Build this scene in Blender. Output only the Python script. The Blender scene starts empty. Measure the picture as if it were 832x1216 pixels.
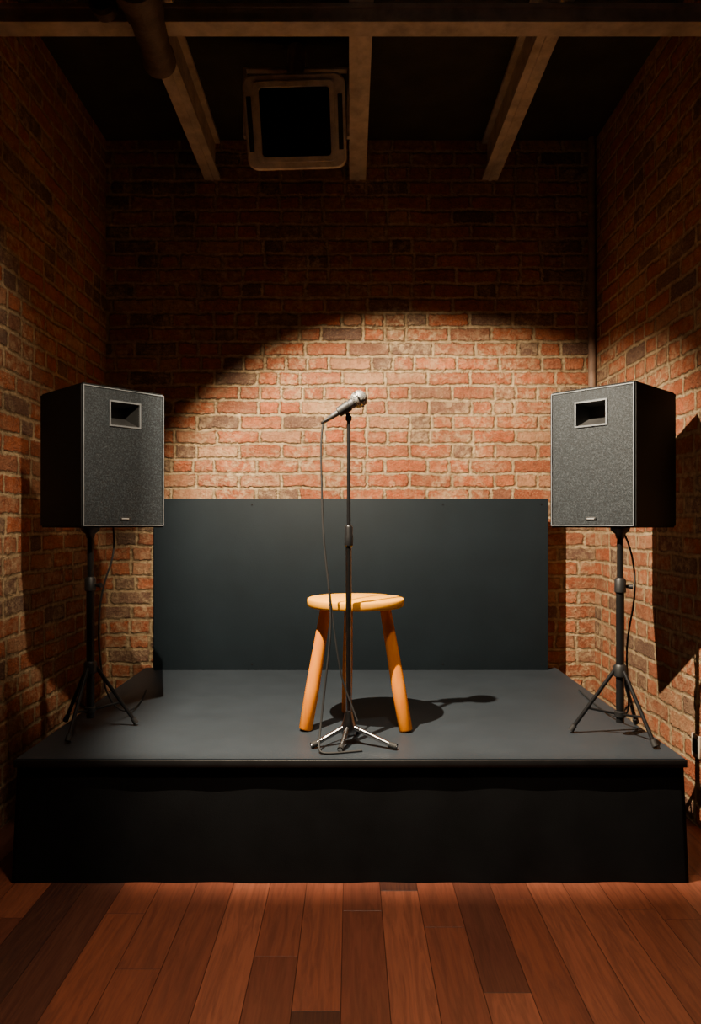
import bpy, bmesh, math, random
from mathutils import Vector, Matrix
random.seed(3)
C = bpy.context.scene.collection

# ---------------------------------------------------------------- node helper
class NT:
    def __init__(s, name):
        s.m = bpy.data.materials.new(name); s.m.use_nodes = True
        s.t = s.m.node_tree; s.b = s.t.nodes['Principled BSDF']
    def _in(s, sock, v):
        if isinstance(v, bpy.types.NodeSocket): s.t.links.new(v, sock)
        else: sock.default_value = v
    def math(s, op, a, b=None, c=None, clamp=False):
        n = s.t.nodes.new('ShaderNodeMath'); n.operation = op; n.use_clamp = clamp
        s._in(n.inputs[0], a)
        if b is not None: s._in(n.inputs[1], b)
        if c is not None: s._in(n.inputs[2], c)
        return n.outputs[0]
    def obj(s):
        n = s.t.nodes.new('ShaderNodeTexCoord'); return n.outputs['Object']
    def sep(s, v):
        n = s.t.nodes.new('ShaderNodeSeparateXYZ'); s._in(n.inputs[0], v); return n.outputs
    def comb(s, x, y, z=0.0):
        n = s.t.nodes.new('ShaderNodeCombineXYZ')
        for i, v in enumerate((x, y, z)): s._in(n.inputs[i], v)
        return n.outputs[0]
    def noise(s, vec, scale, detail=4, rough=0.6, dist=0.0):
        n = s.t.nodes.new('ShaderNodeTexNoise'); s._in(n.inputs['Vector'], vec)
        n.inputs['Scale'].default_value = scale; n.inputs['Detail'].default_value = detail
        n.inputs['Roughness'].default_value = rough; n.inputs['Distortion'].default_value = dist
        return n.outputs[0]
    def white(s, vec):
        n = s.t.nodes.new('ShaderNodeTexWhiteNoise'); n.noise_dimensions = '3D'
        s._in(n.inputs['Vector'], vec); return n.outputs['Value']
    def ramp(s, f, stops, interp='LINEAR'):
        n = s.t.nodes.new('ShaderNodeValToRGB'); s._in(n.inputs[0], f)
        cr = n.color_ramp; cr.interpolation = interp
        while len(cr.elements) > 1: cr.elements.remove(cr.elements[-1])
        cr.elements[0].position = stops[0][0]; cr.elements[0].color = (*stops[0][1], 1)
        for p, c in stops[1:]:
            e = cr.elements.new(p); e.color = (*c, 1)
        return n.outputs[0]
    def map(s, v, a, b, c=0.0, d=1.0, smooth=False):
        n = s.t.nodes.new('ShaderNodeMapRange')
        if smooth: n.interpolation_type = 'SMOOTHSTEP'
        s._in(n.inputs[0], v)
        for i, q in enumerate((a, b, c, d)): n.inputs[i+1].default_value = q
        return n.outputs[0]
    def mix(s, f, a, b, mode='MIX'):
        n = s.t.nodes.new('ShaderNodeMix'); n.data_type = 'RGBA'; n.blend_type = mode
        s._in(n.inputs[0], f)
        for sock, v in ((n.inputs[6], a), (n.inputs[7], b)):
            if isinstance(v, tuple): v = (*v, 1)
            s._in(sock, v)
        return n.outputs[2]
    def bump(s, h, dist, strength=1.0):
        n = s.t.nodes.new('ShaderNodeBump'); s._in(n.inputs['Height'], h)
        n.inputs['Distance'].default_value = dist; n.inputs['Strength'].default_value = strength
        s.t.links.new(n.outputs[0], s.b.inputs['Normal'])
    def out(s, col=None, rough=0.5, metal=0.0, spec=None):
        if col is not None:
            if isinstance(col, tuple): col = (*col, 1)
            s._in(s.b.inputs['Base Color'], col)
        s._in(s.b.inputs['Roughness'], rough); s.b.inputs['Metallic'].default_value = metal
        if spec is not None: s.b.inputs['Specular IOR Level'].default_value = spec
        return s.m

def simple(name, col, rough=0.5, metal=0.0, var=0.25, scale=12, bump=0.0, bscale=80, spec=None):
    n = NT(name); o = n.obj()
    f = n.noise(o, scale)
    c = n.mix(n.map(f, 0.3, 0.7), tuple(x*(1-var) for x in col), tuple(min(1, x*(1+var)) for x in col))
    if bump: n.bump(n.noise(o, bscale), bump)
    return n.out(c, rough, metal, spec)

# ---------------------------------------------------------------- materials
def brick_mat(name, axis, seed):
    n = NT(name); o = n.obj(); X, Y, Z = n.sep(o)
    W, H = 0.30, 0.103
    u0 = X if axis == 'x' else Y
    nv = n.comb(u0, Z, seed)
    w1 = n.math('MULTIPLY', n.math('SUBTRACT', n.noise(nv, 4, 2), 0.5), 0.034)
    w2 = n.math('MULTIPLY', n.math('SUBTRACT', n.noise(nv, 38, 3), 0.5), 0.018)
    wv = n.math('ADD', w1, w2)
    w3 = n.math('MULTIPLY', n.math('SUBTRACT', n.noise(n.comb(Z, u0, seed+5), 25, 3), 0.5), 0.024)
    v = n.math('ADD', Z, wv); u = n.math('ADD', u0, w3)
    vr = n.math('DIVIDE', v, H)
    row = n.math('FLOOR', vr)
    rr = n.white(n.comb(row, seed, 1.7))
    uu = n.math('ADD', n.math('ADD', n.math('DIVIDE', u, W), n.math('MULTIPLY', row, 0.5)), n.math('MULTIPLY', rr, 0.22))
    col = n.math('FLOOR', uu)
    fr = n.math('FRACT', uu)
    r2 = n.white(n.comb(row, col, seed+9.3))
    sel = n.math('GREATER_THAN', r2, 0.72)
    # full brick edge distance
    def edge(f, size):
        a = n.math('MULTIPLY', f, size)
        b = n.math('MULTIPLY', n.math('SUBTRACT', 1.0, f), size)
        return n.math('MINIMUM', a, b)
    d1 = edge(fr, W)
    f2 = n.math('FRACT', n.math('MULTIPLY', fr, 2.0))
    half = n.math('FLOOR', n.math('MULTIPLY', fr, 2.0))
    d2 = edge(f2, W/2)
    du = n.math('ADD', n.math('MULTIPLY', d1, n.math('SUBTRACT', 1.0, sel)), n.math('MULTIPLY', d2, sel))
    dv = edge(n.math('FRACT', vr), H)
    d = n.math('SMOOTH_MIN', du, dv, 0.012)
    fine = n.noise(nv, 60, 5, 0.7)
    coarse = n.noise(nv, 24, 4, 0.7)
    dd = n.math('ADD', d, n.math('MULTIPLY', n.math('SUBTRACT', fine, 0.5), 0.022))
    dd = n.math('ADD', dd, n.math('MULTIPLY', n.math('SUBTRACT', coarse, 0.5), 0.030))
    mask = n.map(dd, 0.0080, 0.0145, smooth=True)
    rid = n.white(n.comb(row, n.math('ADD', col, n.math('MULTIPLY', n.math('MULTIPLY', half, sel), 0.37)), seed+2.2))
    bc = n.ramp(rid, [(0.0, (0.14, 0.09, 0.07)), (0.14, (0.23, 0.125, 0.085)), (0.22, (0.37, 0.108, 0.048)),
                      (0.45, (0.50, 0.120, 0.046)), (0.7, (0.55, 0.168, 0.070)), (0.86, (0.37, 0.115, 0.058)), (1.0, (0.58, 0.30, 0.16))])
    mott = n.noise(nv, 22, 6, 0.7)
    bc = n.mix(n.map(mott, 0.40, 0.72, 0.0, 0.78), bc, (0.12, 0.048, 0.030))
    bc = n.mix(n.map(n.noise(nv, 90, 3), 0.5, 0.75, 0.0, 0.5), bc, (0.62, 0.38, 0.21))
    wash = n.math('MULTIPLY', n.map(n.noise(nv, 2.0, 3), 0.40, 0.60), n.map(n.noise(nv, 15, 5, 0.75), 0.43, 0.60))
    mc = n.mix(n.map(n.noise(nv, 30, 4), 0.3, 0.7), (0.38, 0.25, 0.13), (0.76, 0.56, 0.33))
    bc = n.mix(n.math('MULTIPLY', wash, 0.75), bc, mc)
    colr = n.mix(mask, mc, bc)
    colr = n.mix(n.map(n.noise(nv, 1.6, 3), 0.35, 0.65, 0.28, 0.0), colr, (0.05, 0.028, 0.02))
    h = n.math('ADD', n.math('MULTIPLY', n.map(dd, 0.002, 0.018, smooth=True), 1.0),
               n.math('ADD', n.math('MULTIPLY', fine, 1.0), n.math('MULTIPLY', n.math('MULTIPLY', rid, mask), 0.5)))
    n.bump(h, 0.022, 1.0)
    return n.out(colr, 0.9, 0, 0.12)

def floor_mat():
    n = NT('wood_planks'); o = n.obj(); X, Y, Z = n.sep(o)
    PW, PL = 0.152, 1.05
    cx = n.math('DIVIDE', n.math('ADD', X, 0.03), PW)
    c = n.math('FLOOR', cx); rc = n.white(n.comb(c, 3.1, 0.0))
    ry = n.math('ADD', n.math('DIVIDE', Y, PL), n.math('MULTIPLY', rc, 5.0))
    r = n.math('FLOOR', ry)
    rid = n.white(n.comb(c, r, 7.7))
    base = n.ramp(rid, [(0.0, (0.05, 0.020, 0.017)), (0.2, (0.085, 0.029, 0.021)), (0.3, (0.18, 0.050, 0.029)),
                        (0.7, (0.26, 0.070, 0.037)), (1.0, (0.35, 0.105, 0.056))])
    gv = n.comb(n.math('MULTIPLY', X, 14.0), n.math('MULTIPLY', Y, 1.1), n.math('MULTIPLY', rid, 30.0))
    g = n.noise(gv, 2.2, 7, 0.65, 1.6)
    g2 = n.noise(n.comb(n.math('MULTIPLY', X, 90.0), n.math('MULTIPLY', Y, 3.0), rid), 2.0, 3)
    base = n.mix(n.map(g, 0.40, 0.62, 0.0, 0.5), base, (0.075, 0.022, 0.013))
    base = n.mix(n.map(g2, 0.4, 0.7, 0.0, 0.15), base, (0.36, 0.14, 0.07))
    def e(f, s):
        fr = n.math('FRACT', f)
        return n.math('MULTIPLY', n.math('MINIMUM', fr, n.math('SUBTRACT', 1.0, fr)), s)
    d = n.math('MINIMUM', e(cx, PW), e(ry, PL))
    gap = n.map(d, 0.0004, 0.0016)
    colr = n.mix(gap, (0.035, 0.012, 0.008), base)
    n.bump(n.math('ADD', gap, n.math('MULTIPLY', g2, 0.12)), 0.0010)
    return n.out(colr, n.map(g, 0.2, 0.8, 0.30, 0.48), 0, 0.5)

M_back = brick_mat('brick_back', 'x', 0.0)
M_left = brick_mat('brick_left', 'y', 11.0)
M_right = brick_mat('brick_right', 'y', 23.0)
M_floor = floor_mat()
M_ceil = simple('ceiling_dark', (0.03, 0.028, 0.02), 0.9, var=0.4, scale=4, bump=0.004)
M_front = simple('plaster_dark', (0.03, 0.026, 0.024), 0.9)
M_beam = simple('beam_paint', (0.44, 0.38, 0.30), 0.7, var=0.3, scale=9, bump=0.002)
M_duct = simple('duct_metal', (0.085, 0.065, 0.05), 0.6, 0.3, var=0.4, bump=0.002)
M_deck = simple('stage_paint', (0.024, 0.032, 0.042), 0.5, var=0.10, scale=5, bump=0.0008, bscale=140, spec=0.35)
M_skirt = simple('stage_cloth', (0.006, 0.0066, 0.0078), 0.85, var=0.3, scale=5, bump=0.0006, bscale=300, spec=0.15)
M_panel = simple('panel_paint', (0.0075, 0.0125, 0.0170), 0.65, var=0.12, scale=3, bump=0.0006, bscale=120, spec=0.16)
M_cab = simple('speaker_cabinet', (0.005, 0.005, 0.0055), 0.65, var=0.3, scale=40, bump=0.0012, bscale=220, spec=0.15)
M_trim = simple('speaker_trim', (0.17, 0.185, 0.20), 0.45, 0.3)
M_dark = simple('black_plastic', (0.010, 0.010, 0.011), 0.5)
M_matte = simple('matte_black', (0.004, 0.004, 0.004), 0.95, spec=0.02)
M_blackmetal = simple('black_metal', (0.02, 0.02, 0.022), 0.35, 0.6)
M_chrome = simple('dark_chrome', (0.32, 0.32, 0.33), 0.25, 1.0)
M_rubber = simple('rubber', (0.012, 0.012, 0.013), 0.7)
M_badge = simple('badge', (0.5, 0.5, 0.5), 0.4, 0.4)
M_fix = simple('fixture_paint', (0.48, 0.41, 0.32), 0.6, var=0.3, scale=14, bump=0.001)
M_pipe = simple('corner_conduit', (0.20, 0.12, 0.08), 0.7, var=0.3)

def grille():
    n = NT('speaker_grille'); o = n.obj()
    v = n.t.nodes.new('ShaderNodeTexVoronoi'); n._in(v.inputs['Vector'], o); v.inputs['Scale'].default_value = 150
    sp = n.noise(o, 130, 4, 0.8)
    c = n.ramp(sp, [(0.3, (0.007, 0.009, 0.0115)), (0.5, (0.016, 0.021, 0.026)), (0.7, (0.054, 0.066, 0.077))])
    c = n.mix(n.map(v.outputs['Distance'], 0.15, 0.45), (0.006, 0.007, 0.008), c)
    n.bump(sp, 0.0015)
    return n.out(c, 0.6, 0.1, 0.3)
M_grille = grille()

def stoolwood():
    n = NT('orange_wood'); o = n.obj(); X, Y, Z = n.sep(o)
    g = n.noise(n.comb(n.math('MULTIPLY', X, 3.0), n.math('MULTIPLY', Y, 24.0), n.math('MULTIPLY', Z, 3.0)), 3, 5, 0.6, 0.6)
    c = n.mix(n.map(g, 0.3, 0.7), (0.92, 0.405, 0.0), (0.86, 0.345, 0.0))
    return n.out(c, 0.6, 0, 0.03)
M_seat = stoolwood()
def legwood():
    n = NT('orange_leg_wood'); o = n.obj(); X, Y, Z = n.sep(o)
    g = n.noise(n.comb(n.math('MULTIPLY', X, 30.0), n.math('MULTIPLY', Y, 30.0), n.math('MULTIPLY', Z, 3.0)), 2, 5)
    c = n.mix(n.map(g, 0.3, 0.7), (0.92, 0.30, 0.0), (0.82, 0.21, 0.0))
    return n.out(c, 0.55, 0, 0.05)
M_leg = legwood()
def micgrille():
    n = NT('mic_mesh'); o = n.obj()
    ck = n.t.nodes.new('ShaderNodeTexVoronoi'); n._in(ck.inputs['Vector'], o); ck.inputs['Scale'].default_value = 260
    c = n.mix(n.map(ck.outputs['Distance'], 0.2, 0.6), (0.66, 0.65, 0.62), (0.12, 0.12, 0.12))
    n.bump(ck.outputs['Distance'], -0.001)
    return n.out(c, 0.4, 0.5)
M_mesh = micgrille()

# ---------------------------------------------------------------- mesh helpers
def empty(name, loc=(0, 0, 0), rz=0):
    e = bpy.data.objects.new(name, None); e.location = loc; e.rotation_euler = (0, 0, rz)
    e.empty_display_size = 0.1; C.objects.link(e); return e
def finish(bm, name, mats, parent=None, smooth=False, loc=None):
    bmesh.ops.recalc_face_normals(bm, faces=bm.faces)
    me = bpy.data.meshes.new(name); bm.to_mesh(me); bm.free()
    for m in (mats if isinstance(mats, list) else [mats]): me.materials.append(m)
    if smooth:
        for p in me.polygons: p.use_smooth = True
    ob = bpy.data.objects.new(name, me); C.objects.link(ob)
    if parent: ob.parent = parent
    if loc: ob.location = loc
    return ob
def autosm(ob, ang=35):
    me = ob.data
    for p in me.polygons: p.use_smooth = True
    bm = bmesh.new(); bm.from_mesh(me)
    for e in bm.edges:
        if len(e.link_faces) == 2 and e.calc_face_angle(0) > math.radians(ang): e.smooth = False
    bm.to_mesh(me); bm.free(); return ob
def add_box(bm, x0, x1, y0, y1, z0, z1, mi=0):
    vs = [bm.verts.new(p) for p in ((x0,y0,z0),(x1,y0,z0),(x1,y1,z0),(x0,y1,z0),(x0,y0,z1),(x1,y0,z1),(x1,y1,z1),(x0,y1,z1))]
    fs = [(0,3,2,1),(4,5,6,7),(0,1,5,4),(1,2,6,5),(2,3,7,6),(3,0,4,7)]
    out = []
    for f in fs:
        q = bm.faces.new([vs[i] for i in f]); q.material_index = mi; out.append(q)
    return vs, out
def box(name, b, mat, parent=None, bevel=0.0, segs=2):
    bm = bmesh.new(); add_box(bm, *b)
    if bevel: bmesh.ops.bevel(bm, geom=bm.edges[:], offset=bevel, segments=segs, affect='EDGES', profile=0.5)
    ob = finish(bm, name, mat, parent)
    if bevel: autosm(ob, 50)
    return ob
def lathe_between(bm, p1, p2, prof, seg=20, mi=0):
    """prof list of (t along axis in metres, radius)."""
    p1, p2 = Vector(p1), Vector(p2); ax = (p2-p1).normalized()
    q = ax.to_track_quat('Z', 'Y').to_matrix()
    rings = []
    for t, r in prof:
        rings.append([bm.verts.new(p1 + q @ Vector((r*math.cos(2*math.pi*i/seg), r*math.sin(2*math.pi*i/seg), t))) for i in range(seg)])
    for a, b in zip(rings, rings[1:]):
        for i in range(seg):
            f = bm.faces.new([a[i], a[(i+1) % seg], b[(i+1) % seg], b[i]]); f.material_index = mi
    bm.faces.new(rings[0][::-1]).material_index = mi; bm.faces.new(rings[-1]).material_index = mi
def rod(name, p1, p2, r1, r2, mat, parent=None, seg=20, cap=0.0):
    L = (Vector(p2)-Vector(p1)).length; bm = bmesh.new()
    if cap: prof = [(0, r1-cap), (cap, r1), (L-cap, r2), (L, r2-cap)]
    else: prof = [(0, r1), (L, r2)]
    lathe_between(bm, p1, p2, prof, seg)
    return autosm(finish(bm, name, mat, parent))
def lathe(name, p1, p2, prof, mat, parent=None, seg=28):
    bm = bmesh.new(); lathe_between(bm, p1, p2, prof, seg)
    return autosm(finish(bm, name, mat, parent), 40)
def cable(name, pts, r, mat, parent=None):
    cu = bpy.data.curves.new(name, 'CURVE'); cu.dimensions = '3D'; cu.bevel_depth = r; cu.bevel_resolution = 3; cu.resolution_u = 10
    sp = cu.splines.new('NURBS'); sp.points.add(len(pts)-1)
    for p, q in zip(sp.points, pts): p.co = (*q, 1)
    sp.use_endpoint_u = True; sp.order_u = 4; cu.use_fill_caps = True
    cu.materials.append(mat)
    ob = bpy.data.objects.new(name, cu); C.objects.link(ob)
    if parent: ob.parent = parent
    return ob
def ringplate(bm, o, i, y0, y1, mi=0):
    """o,i=(x0,x1,z0,z1) rect ring extruded y0..y1"""
    def cs(r, y): return [bm.verts.new((x, y, z)) for x, z in ((r[0], r[2]), (r[1], r[2]), (r[1], r[3]), (r[0], r[3]))]
    a, b, c, d = cs(o, y0), cs(i, y0), cs(o, y1), cs(i, y1)
    for k in range(4):
        l = (k+1) % 4
        for q in ((a[k], a[l], b[l], b[k]), (c[k], d[k], d[l], c[l]), (a[k], c[k], c[l], a[l]), (b[k], b[l], d[l], d[k])):
            bm.faces.new(q).material_index = mi

# ---------------------------------------------------------------- room
RX, YB, YF, ZC = 1.72, 5.04, -0.8, 4.2
T = 0.15
box('floor', (-RX-T, RX+T, YF-T, YB+T, -0.1, 0), M_floor)
box('ceiling', (-RX-T, RX+T, YF-T, YB+T, ZC, ZC+0.1), M_ceil)
box('wall_back', (-RX-T, RX+T, YB, YB+T, 0, ZC), M_back)
box('wall_left', (-RX-T, -RX, YF, YB, 0, ZC), M_left)
box('wall_right', (RX, RX+T, YF, YB, 0, ZC), M_right)
box('wall_front', (-RX-T, RX+T, YF-T, YF, 0, ZC), M_front)

# ceiling joists (channel section)
def joist(name, x, w=0.11):
    bm = bmesh.new()
    add_box(bm, x-w/2, x+w/2, YF+0.01, YB-0.002, 3.92, 3.945)
    add_box(bm, x-w*0.17, x+w*0.17, YF+0.01, YB-0.002, 3.945, 4.18)
    add_box(bm, x-w/2, x+w/2, YF+0.01, YB-0.002, 4.175, 4.2)
    add_box(bm, x-w*0.1, x+w*0.1, YF+0.01, YB-0.002, 3.912, 3.921)
    return finish(bm, name, M_beam)
joist('ceiling_joist', -0.97); joist('ceiling_joist.001', 0.05, 0.115); joist('ceiling_joist.002', 0.98)
# transverse beam
bm = bmesh.new()
add_box(bm, -RX, RX, 3.33, 3.40, 3.83, 3.912)
add_box(bm, -RX, RX, 3.315, 3.415, 3.895, 3.9125)
add_box(bm, -RX, RX, 3.315, 3.415, 3.825, 3.838)
finish(bm, 'cross_beam', M_beam)
# duct near left joist, hanging below the cross beam
du = empty('ventilation_duct', (-0.86, 0, 3.715))
lathe('tube', (0, 2.6, 0.0), (-0.03, 3.1, 0.0), [(0, 0.08), (0.02, 0.085), (0.30, 0.085), (0.31, 0.1), (0.39, 0.1), (0.40, 0.085), (0.5, 0.085)], M_duct, du)
lathe('elbow_end', (-0.03, 3.1, 0.0), (-0.07, 3.5, 0.03), [(0, 0.075), (0.3, 0.07), (0.32, 0.08), (0.38, 0.08), (0.40, 0.05)], M_duct, du)
box('strap', (-0.07, -0.05, 3.0, 3.03, 0.07, 0.205), M_duct, du)
lathe('riser', (0, 2.66, 0.06), (0, 2.66, 0.485), [(0, 0.055), (0.42, 0.055)], M_duct, du)
jb = empty('junction_box', (-1.13, 3.30, 3.87))
lathe('can', (0, 0.0, 0), (0, -0.06, 0), [(0, 0.06), (0.045, 0.06), (0.06, 0.045)], M_duct, jb)
lathe('conduit_stub', (-0.0, -0.02, 0.05), (0, -0.02, 0.33), [(0, 0.014), (0.28, 0.014)], M_duct, jb)

# corner conduit
lathe('corner_pipe', (RX-0.03, YB-0.03, 2.35), (RX-0.03, YB-0.03, 4.2), [(0, 0.026), (1.85, 0.026)], M_pipe)

# ---------------------------------------------------------------- floodlight on ceiling
fl = empty('ceiling_floodlight', (-0.305, 4.0, 3.74)); 
def rrect(w, h, r, n=6):
    pts = []
    for cx, cz, a0 in ((w/2-r, h/2-r, 0), (-w/2+r, h/2-r, 90), (-w/2+r, -h/2+r, 180), (w/2-r, -h/2+r, 270)):
        for i in range(n+1):
            a = math.radians(a0+90*i/n); pts.append((cx+r*math.cos(a), cz+r*math.sin(a)))
    return pts
def loft(bm, loops, mi=0, cap0=True, cap1=True):
    R = [[bm.verts.new((x, y, z)) for x, z in pts] for y, pts in loops]; N = len(R[0])
    for a, b in zip(R, R[1:]):
        for i in range(N):
            bm.faces.new((a[i], a[(i+1) % N], b[(i+1) % N], b[i])).material_index = mi
    if cap0: bm.faces.new(R[0]).material_index = mi
    if cap1: bm.faces.new(R[-1]).material_index = mi
TILT = Matrix.Rotation(math.radians(25), 4, 'X') @ Matrix.Rotation(math.radians(-1.5), 4, 'Y')
def tilt(ob): ob.data.transform(TILT); return ob
bm = bmesh.new()
loft(bm, [(0.22, rrect(0.28, 0.2, 0.05)), (0.16, rrect(0.40, 0.32, 0.05)), (0.05, rrect(0.5, 0.42, 0.05)), (0.0, rrect(0.55, 0.46, 0.06)),
          (-0.03, rrect(0.56, 0.47, 0.06)), (-0.045, rrect(0.54, 0.45, 0.05)), (-0.045, rrect(0.43, 0.395, 0.03)), (-0.02, rrect(0.41, 0.375, 0.02))])
tilt(autosm(finish(bm, 'housing', M_fix, fl), 30))
bm = bmesh.new(); loft(bm, [(-0.045, rrect(0.445, 0.395, 0.03)), (-0.060, rrect(0.44, 0.39, 0.03)), (-0.060, rrect(0.39, 0.34, 0.02)), (-0.03, rrect(0.385, 0.335, 0.02))], cap0=False, cap1=False)
tilt(autosm(finish(bm, 'bezel', M_fix, fl), 30))
M_glass = simple('dark_glass', (0.004, 0.0045, 0.005), 0.5, spec=0.1)
tilt(box('glass', (-0.195, 0.195, -0.034, -0.028, -0.172, 0.172), M_glass, fl))
for i, s in enumerate((-1, 1)):
    tilt(box('vent_slot_%d' % (i+1), (s*0.25-0.013, s*0.25+0.013, -0.05, -0.04, -0.14, 0.13), M_dark, fl, 0.003))
    box('yoke_arm_%d' % (i+1), (s*0.292-0.008, s*0.292+0.008, 0.04, 0.08, -0.05, 0.33), M_fix, fl, 0.002)
box('yoke_top', (-0.30, 0.30, 0.04, 0.08, 0.325, 0.34), M_fix, fl, 0.002)
rod('ceiling_mount', (0, 0.06, 0.33), (0, 0.06, 0.458), 0.05, 0.05, M_fix, fl)
lathe('knob', (0, -0.0, 0.245), (0, -0.0, 0.315), [(0, 0.03), (0.04, 0.05), (0.07, 0.05)], M_fix, fl)

# ---------------------------------------------------------------- stage
SZ = 0.519
st = empty('stage', (0, 0, 0))
bm = bmesh.new(); add_box(bm, -1.40, 1.40, 2.985, 4.88, SZ-0.022, SZ)
bmesh.ops.bevel(bm, geom=bm.edges[:], offset=0.004, segments=2, affect='EDGES')
finish(bm, 'deck', M_deck, st)
# cloth skirt wrapped round front and sides
bm = bmesh.new()
path = []
N = 150
for i in range(40): path.append((-1.395, 4.87-(4.87-3.0)*i/40))
for i in range(N+1): path.append((-1.395+2.79*i/N, 3.0))
for i in range(1, 41): path.append((1.395, 3.0+(4.87-3.0)*i/40))
rows = 8; G = []
for r in range(rows+1):
    t = r/rows; z = (SZ-0.02)*(1-t)
    line = []
    for k, (x, y) in enumerate(path):
        wob = t*(0.004*math.sin(k*0.35)+0.003*math.sin(k*0.13+1))
        ox = 0.018*t*(1 if x > 1.3 else -1 if x < -1.3 else 0)
        oy = -(0.010*t + wob) if y < 3.01 else 0
        line.append(bm.verts.new((x+ox, y+oy, max(z, 0.001))))
    G.append(line)
for a, b in zip(G, G[1:]):
    for i in range(len(a)-1): bm.faces.new((a[i], a[i+1], b[i+1], b[i]))
finish(bm, 'skirt', M_skirt, st, smooth=True)
box('frame', (-1.37, 1.37, 3.03, 4.86, 0.0, SZ-0.022), M_skirt, st)
box('front_trim', (-1.402, 1.402, 2.978, 2.99, SZ-0.034, SZ-0.004), M_dark, st, 0.002)

# back panel
pn = empty('stage_backdrop_panel', (0, 4.80, SZ))
box('board', (-1.32, 1.325, 0.0, 0.035, 0.0, 1.15), M_panel, pn, 0.003)
for i, x in enumerate((-1.28, -0.66, 0.62, 1.28)):
    for j, z in enumerate((0.04, 1.11)):
        rod('screw_%d_%d' % (i, j), (x, -0.002, z), (x, 0.002, z), 0.006, 0.006, M_blackmetal, pn, 10)
box('rear_batten', (-1.3, 1.3, 0.035, 0.07, 0.0, 0.05), M_panel, pn)

# ---------------------------------------------------------------- speakers
M_horn = simple('horn_plastic', (0.03, 0.03, 0.03), 0.4)
def speaker(name, loc, rz):
    w, h, d = 0.43, 0.655, 0.45
    e = empty(name, loc, rz)
    bm = bmesh.new(); vs, fs = add_box(bm, -w/2, w/2, -d/2, d/2, 0, h)
    # taper rear
    for v in vs:
        if v.co.y > 0: v.co.x *= 0.96
    bmesh.ops.bevel(bm, geom=bm.edges[:], offset=0.008, segments=3, affect='EDGES')
    bm.normal_update()
    ff = max((f for f in bm.faces if f.normal.y < -0.99), key=lambda f: f.calc_area())
    r = bmesh.ops.inset_region(bm, faces=[ff], thickness=0.006)
    for f in r['faces']: f.material_index = 1
    ex = bmesh.ops.extrude_face_region(bm, geom=[ff])
    bmesh.ops.translate(bm, verts=[v for v in ex['geom'] if isinstance(v, bmesh.types.BMVert)], vec=(0, 0.11, 0))
    bmesh.ops.delete(bm, geom=[ff], context='FACES') if ff.is_valid else None
    for f in bm.faces:
        f.normal_update()
        if f.calc_center_median().y < -d/2+0.006: f.material_index = 1
    autosm(finish(bm, 'cabinet', [M_cab, M_trim], e), 40)
    hole = (-0.074, 0.074, 0.478, 0.585)
    g = (-w/2+0.0145, w/2-0.0145, 0.0145, h-0.0145)
    bm = bmesh.new(); ringplate(bm, g, hole, -d/2+0.004, -d/2+0.012)
    finish(bm, 'grille', M_grille, e)
    bm = bmesh.new(); ringplate(bm, (hole[0]-0.007, hole[1]+0.007, hole[2]-0.007, hole[3]+0.007), hole, -d/2-0.002, -d/2+0.012)
    finish(bm, 'horn_lip', M_trim, e)
    # horn funnel
    bm = bmesh.new()
    a = [(hole[0], -d/2+0.008, hole[2]), (hole[1], -d/2+0.008, hole[2]), (hole[1], -d/2+0.008, hole[3]), (hole[0], -d/2+0.008, hole[3])]
    b = [(-0.05, -d/2+0.10, 0.525), (0.05, -d/2+0.10, 0.525), (0.05, -d/2+0.10, 0.575), (-0.05, -d/2+0.10, 0.575)]
    A = [bm.verts.new(p) for p in a]; B = [bm.verts.new(p) for p in b]
    for i in range(4): bm.faces.new((A[i], A[(i+1) % 4], B[(i+1) % 4], B[i]))
    bm.faces.new(B)
    finish(bm, 'horn', M_horn, e)
    box('badge', (-0.026, 0.026, -d/2-0.001, -d/2+0.006, 0.035, 0.05), M_dark, e, 0.002)
    box('badge_mark', (-0.018, 0.018, -d/2-0.002, -d/2, 0.040, 0.045), M_badge, e)
    return e
th = math.radians(47)
def place(ax, ay, s):
    w, d = 0.43, 0.45
    return (ax + s*(-(w/2)*math.cos(th) + (d/2)*math.sin(th)), ay + (w/2)*math.sin(th) + (d/2)*math.cos(th))
ZS = 1.482
lx, ly = place(-1.205, 3.21, -1); rx_, ry_ = place(1.262, 3.17, 1)
speaker('pa_speaker', (lx, ly, ZS), th)
speaker('pa_speaker.001', (rx_, ry_, ZS), -th)

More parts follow.
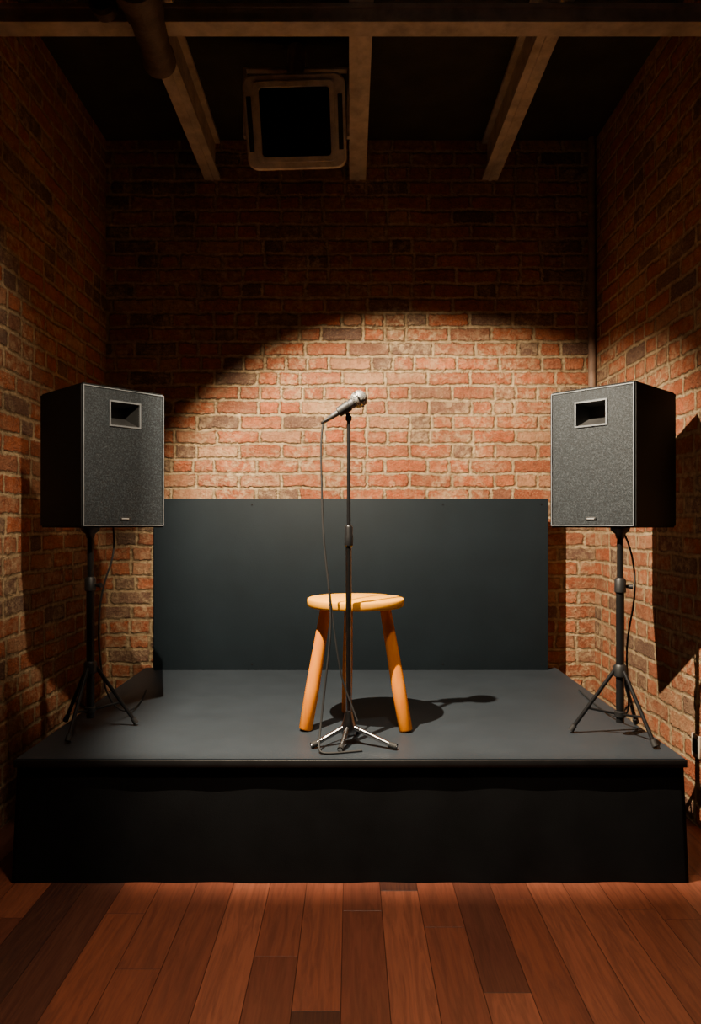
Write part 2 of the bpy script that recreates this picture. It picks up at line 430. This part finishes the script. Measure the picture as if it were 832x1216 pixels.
def stand(name, x, y, angs, R=0.22):
    e = empty(name, (x, y, SZ)); H = ZS-SZ
    rod('inner_pole', (0, 0, 0.5), (0, 0, H-0.02), 0.0145, 0.0145, M_blackmetal, e)
    rod('outer_pole', (0, 0, 0.06), (0, 0, 0.70), 0.0185, 0.0185, M_blackmetal, e)
    lathe('clamp_collar', (0, 0, 0.66), (0, 0, 0.73), [(0, 0.02), (0.005, 0.026), (0.06, 0.026), (0.07, 0.018)], M_dark, e)
    rod('clamp_knob', (0.02, 0, 0.69), (0.055, -0.01, 0.69), 0.006, 0.012, M_dark, e)
    lathe('top_cup', (0, 0, H-0.05), (0, 0, H), [(0, 0.018), (0.02, 0.022), (0.035, 0.04), (0.05, 0.045)], M_dark, e)
    lathe('leg_hub', (0, 0, 0.27), (0, 0, 0.33), [(0, 0.022), (0.006, 0.03), (0.05, 0.03), (0.06, 0.022)], M_dark, e)
    lathe('brace_hub', (0, 0, 0.085), (0, 0, 0.115), [(0, 0.022), (0.004, 0.026), (0.026, 0.026), (0.03, 0.02)], M_dark, e)
    for i, a in enumerate(angs):
        c, s = math.cos(math.radians(a)), math.sin(math.radians(a))
        foot = Vector((R*c, R*s, 0.012)); top = Vector((0.026*c, 0.026*s, 0.30))
        rod('leg_%d' % (i+1), top, foot, 0.009, 0.009, M_blackmetal, e, 14)
        mid = top.lerp(foot, 0.62)
        rod('brace_%d' % (i+1), (0.022*c, 0.022*s, 0.10), mid, 0.0055, 0.0055, M_blackmetal, e, 10)
        rod('foot_cap_%d' % (i+1), foot+(top-foot).normalized()*0.03, foot, 0.0125, 0.0135, M_rubber, e, 14)
    return e
s1 = stand('speaker_stand', -1.235, 3.40, (-97, 23, 143), 0.21)
s2 = stand('speaker_stand.001', 1.25, 3.32, (-70, 50, 170))
cable('speaker_cable', [(1.30, 3.45, 1.49), (1.34, 3.42, 1.40), (1.36, 3.38, 1.20), (1.30, 3.36, 1.0), (1.285, 3.34, 0.85), (1.31, 3.36, 0.66), (1.33, 3.45, 0.54), (1.3, 3.7, 0.525), (1.34, 4.2, 0.525)], 0.0045, M_rubber)
cable('speaker_cable.001', [(-1.15, 3.47, 1.49), (-1.13, 3.45, 1.36), (-1.17, 3.43, 1.26), (-1.205, 3.42, 1.1), (-1.205, 3.43, 0.8), (-1.16, 3.5, 0.56), (-1.1, 3.7, 0.525), (-1.2, 4.2, 0.525)], 0.0045, M_rubber)

# ---------------------------------------------------------------- stool
so = empty('wooden_stool', (0.025, 3.48, SZ)); SH = 0.622
lathe('seat', (0, 0, SH-0.040), (0, 0, SH), [(0, 0.228), (0.003, 0.232), (0.008, 0.235), (0.032, 0.235), (0.037, 0.2325), (0.040, 0.228)], M_seat, so, 64)
feet = [(-0.238, -0.085), (0.236, -0.105), (-0.045, 0.23)]
tops = [(-0.142, -0.045), (0.140, -0.055), (-0.034, 0.145)]
for i, (f, t) in enumerate(zip(feet, tops)):
    p2 = Vector((t[0], t[1], SH-0.039)); p1 = Vector((f[0], f[1], 0.006))
    L = (p2-p1).length; k = 0.8 if i == 2 else 1.0
    lathe('leg_%d' % (i+1), p1, p2, [(0, 0.028*k), (0.006, 0.032*k), (L*0.35, 0.033*k), (L*0.8, 0.028*k), (L, 0.026*k)], M_leg, so, 24)

# ---------------------------------------------------------------- mic stand
ms = empty('microphone_stand', (-0.008, 3.2, SZ)); 
rod('upper_tube', (0, 0, 0.85), (0, 0, 1.455), 0.0085, 0.0085, M_blackmetal, ms)
rod('lower_tube', (0, 0, 0.10), (0, 0, 0.90), 0.0135, 0.0135, M_chrome, ms)
lathe('clutch', (0, 0, 0.88), (0, 0, 0.975), [(0, 0.015), (0.004, 0.019), (0.045, 0.02), (0.05, 0.017), (0.085, 0.019), (0.095, 0.012)], M_blackmetal, ms)
lathe('base_hub', (0, 0, 0.035), (0, 0, 0.145), [(0, 0.022), (0.01, 0.034), (0.04, 0.036), (0.07, 0.024), (0.11, 0.0165)], M_chrome, ms)
for i, (a, R) in enumerate(((-155, 0.18), (-25, 0.23), (-105, 0.14), (75, 0.17))):
    c, s = math.cos(math.radians(a)), math.sin(math.radians(a))
    rod('leg_%d' % (i+1), (0.02*c, 0.02*s, 0.075), (R*c, R*s, 0.011), 0.012, 0.0095, M_chrome, ms, 14)
    rod('foot_%d' % (i+1), (R*c*0.84, R*s*0.84, 0.02), (R*c, R*s, 0.0135), 0.013, 0.0135, M_rubber, ms, 14)
lathe('clip_joint', (0, 0, 1.44), (0, 0, 1.465), [(0, 0.01), (0.005, 0.014), (0.02, 0.014), (0.025, 0.01)], M_dark, ms)
def mp(px, py, y=3.2): return Vector(((px-416)/850*y, y, 1.5-(py-622)/850*y))
mic = empty('microphone', mp(410, 487)); o = Vector(mic.location)
tail = mp(389, 498, 3.19)-o; head = mp(426, 474, 3.18)-o
ax = (head-tail).normalized(); L = (head-tail).length
lathe('body', tail, head, [(0, 0.008), (0.003, 0.0105), (0.03, 0.0115), (0.09, 0.0155), (L-0.045, 0.021), (L-0.03, 0.023), (L-0.024, 0.023)], simple('mic_body_grey', (0.12, 0.12, 0.125), 0.35, 0.7), mic)
hp = tail+ax*(L-0.03)
lathe('head', hp, hp+ax, [(0, 0.022), (0.004, 0.029), (0.016, 0.036), (0.030, 0.0385), (0.044, 0.036), (0.056, 0.029), (0.064, 0.018), (0.067, 0.006)], M_mesh, mic, 32)
lathe('band', hp+ax*0.026, hp+ax*0.034, [(0, 0.0385), (0.002, 0.0400), (0.006, 0.0400), (0.008, 0.0385)], M_chrome, mic, 32)
cc = tail.lerp(head, 0.52)
lathe('clip', cc-ax*0.03, cc+ax*0.03, [(0, 0.0185), (0.002, 0.0225), (0.058, 0.0245), (0.06, 0.021)], M_dark, mic)
rod('clip_arm', Vector((-0.008, 3.2, SZ+1.466))-o, cc, 0.010, 0.010, M_dark, mic)
lathe('connector', tail-ax*0.035, tail, [(0, 0.005), (0.008, 0.0085), (0.035, 0.009)], M_chrome, mic)
pts = [mp(384, 501, 3.19), mp(380, 520, 3.185), mp(382, 570, 3.18), mp(383, 640, 3.17), mp(391, 700, 3.165), mp(394, 745, 3.165), mp(386, 810, 3.16), mp(381, 860, 3.14)]
pts += [Vector((-0.14, 3.07, 0.53)), Vector((-0.12, 3.03, 0.525)), Vector((-0.05, 3.05, 0.524)), Vector((0.05, 3.08, 0.524))]
cable('microphone_cable', pts, 0.0046, M_rubber)
pts = [mp(391, 700, 3.17), mp(396, 745, 3.17), mp(402, 790, 3.17), mp(409, 818, 3.18), mp(419, 842, 3.17), mp(424, 856, 3.16)]
cable('microphone_cable.001', pts, 0.0040, M_rubber)

# power outlet on right wall
po = empty('power_outlet', (RX, 3.55, 0.40))
box('plate', (-0.012, 0.0, -0.04, 0.04, -0.055, 0.055), M_fix, po, 0.003)
box('socket', (-0.016, -0.010, -0.025, 0.025, -0.035, 0.035), M_dark, po, 0.002)

# ---------------------------------------------------------------- lights
def spot(name, loc, axis, half, energy, col, blend=0.2, size=0.04):
    l = bpy.data.lights.new(name, 'SPOT'); l.energy = energy; l.color = col
    l.spot_size = math.radians(half*2); l.spot_blend = blend; l.shadow_soft_size = size
    o = bpy.data.objects.new(name, l); o.location = loc
    o.rotation_euler = Vector(axis).to_track_quat('-Z', 'Y').to_euler(); C.objects.link(o)
    return o
WARM = (1.0, 0.82, 0.59)
def aim(a, b): return Vector(b)-Vector(a)
# theatre spot: axis such that its cone meets the back wall along the observed arc
S = Vector((-0.62, 2.4, 3.5))
v1, v2, v3 = [(Vector(q)-S).normalized() for q in ((-1.04, 5.04, 2.34), (0.38, 5.04, 2.93), (1.62, 5.04, 2.70))]
axis = (v2-v1).cross(v3-v2).normalized()
if axis.z > 0: axis = -axis
half = math.degrees(math.acos(axis.dot(v2)))+2.0
spot('stage_spotlight', S, axis, half, 1750, WARM, 0.38, 0.012)
# unseen plates added: lower one blocks beam on floor, side one darkens stage left
lf = empty('added_beam_blockers', (S.x, S.y, S.z))
box('floor_beam_blocker', (-0.45, 0.55, -0.32, 0.034, -0.205, -0.20), M_matte, lf)
box('left_beam_blocker', (-0.028, -0.025, -0.02, 0.092, -0.170, -0.028), M_matte, lf)
box('back_plate', (-0.45, 0.55, -0.33, -0.32, -0.205, 0.12), M_matte, lf)
rod('hanger', (0, -0.2, 0.12), (0, -0.2, 0.70), 0.015, 0.015, M_matte, lf)
box('top_plate', (-0.45, 0.55, -0.33, 0.0, 0.12, 0.13), M_matte, lf)
p = (-0.45, 2.7, 3.68); spot('wall_wash_lamp', p, aim(p, (-1.72, 3.2, 2.0)), 28, 100, WARM, 1.0, 0.05)
p = (0.2, 2.2, 3.65); spot('right_wall_fill', p, aim(p, (1.72, 3.5, 1.7)), 34, 10, WARM, 1.0, 0.06)  # weak fill added for the right wall
p = (0.1, 1.7, 3.3); spot('speaker_fill_light', p, aim(p, (-1.06, 3.38, 1.87)), 13, 420, WARM, 0.9, 0.04)  # added fill for the left speaker front, which the side plate cuts off
p = (0.05, 1.6, 3.9); spot('floor_fill_light', p, aim(p, (0.05, 2.5, 0)), 29, 400, WARM, 1.0, 0.1)  # overhead fill added for the floor, where the main beam is blocked
p = (0, -0.3, 2.6); spot('ceiling_fill_light', p, aim(p, (0, 4.0, 3.9)), 42, 6, (1, 0.88, 0.74), 1.0, 0.4)  # low fill added behind the camera so the ceiling beams show

w = bpy.data.worlds.new('World'); bpy.context.scene.world = w; w.use_nodes = True
w.node_tree.nodes['Background'].inputs[0].default_value = (0.5, 0.45, 0.4, 1)
w.node_tree.nodes['Background'].inputs[1].default_value = 0.005

cam = bpy.data.cameras.new('camera'); co = bpy.data.objects.new('camera', cam); C.objects.link(co)
co.location = (0, 0, 1.5); co.rotation_euler = (math.pi/2, 0, 0)
cam.sensor_fit = 'VERTICAL'; cam.sensor_height = 36; cam.lens = 850/1216*36
cam.shift_y = 14/1216; cam.clip_start = 0.05
bpy.context.scene.camera = co
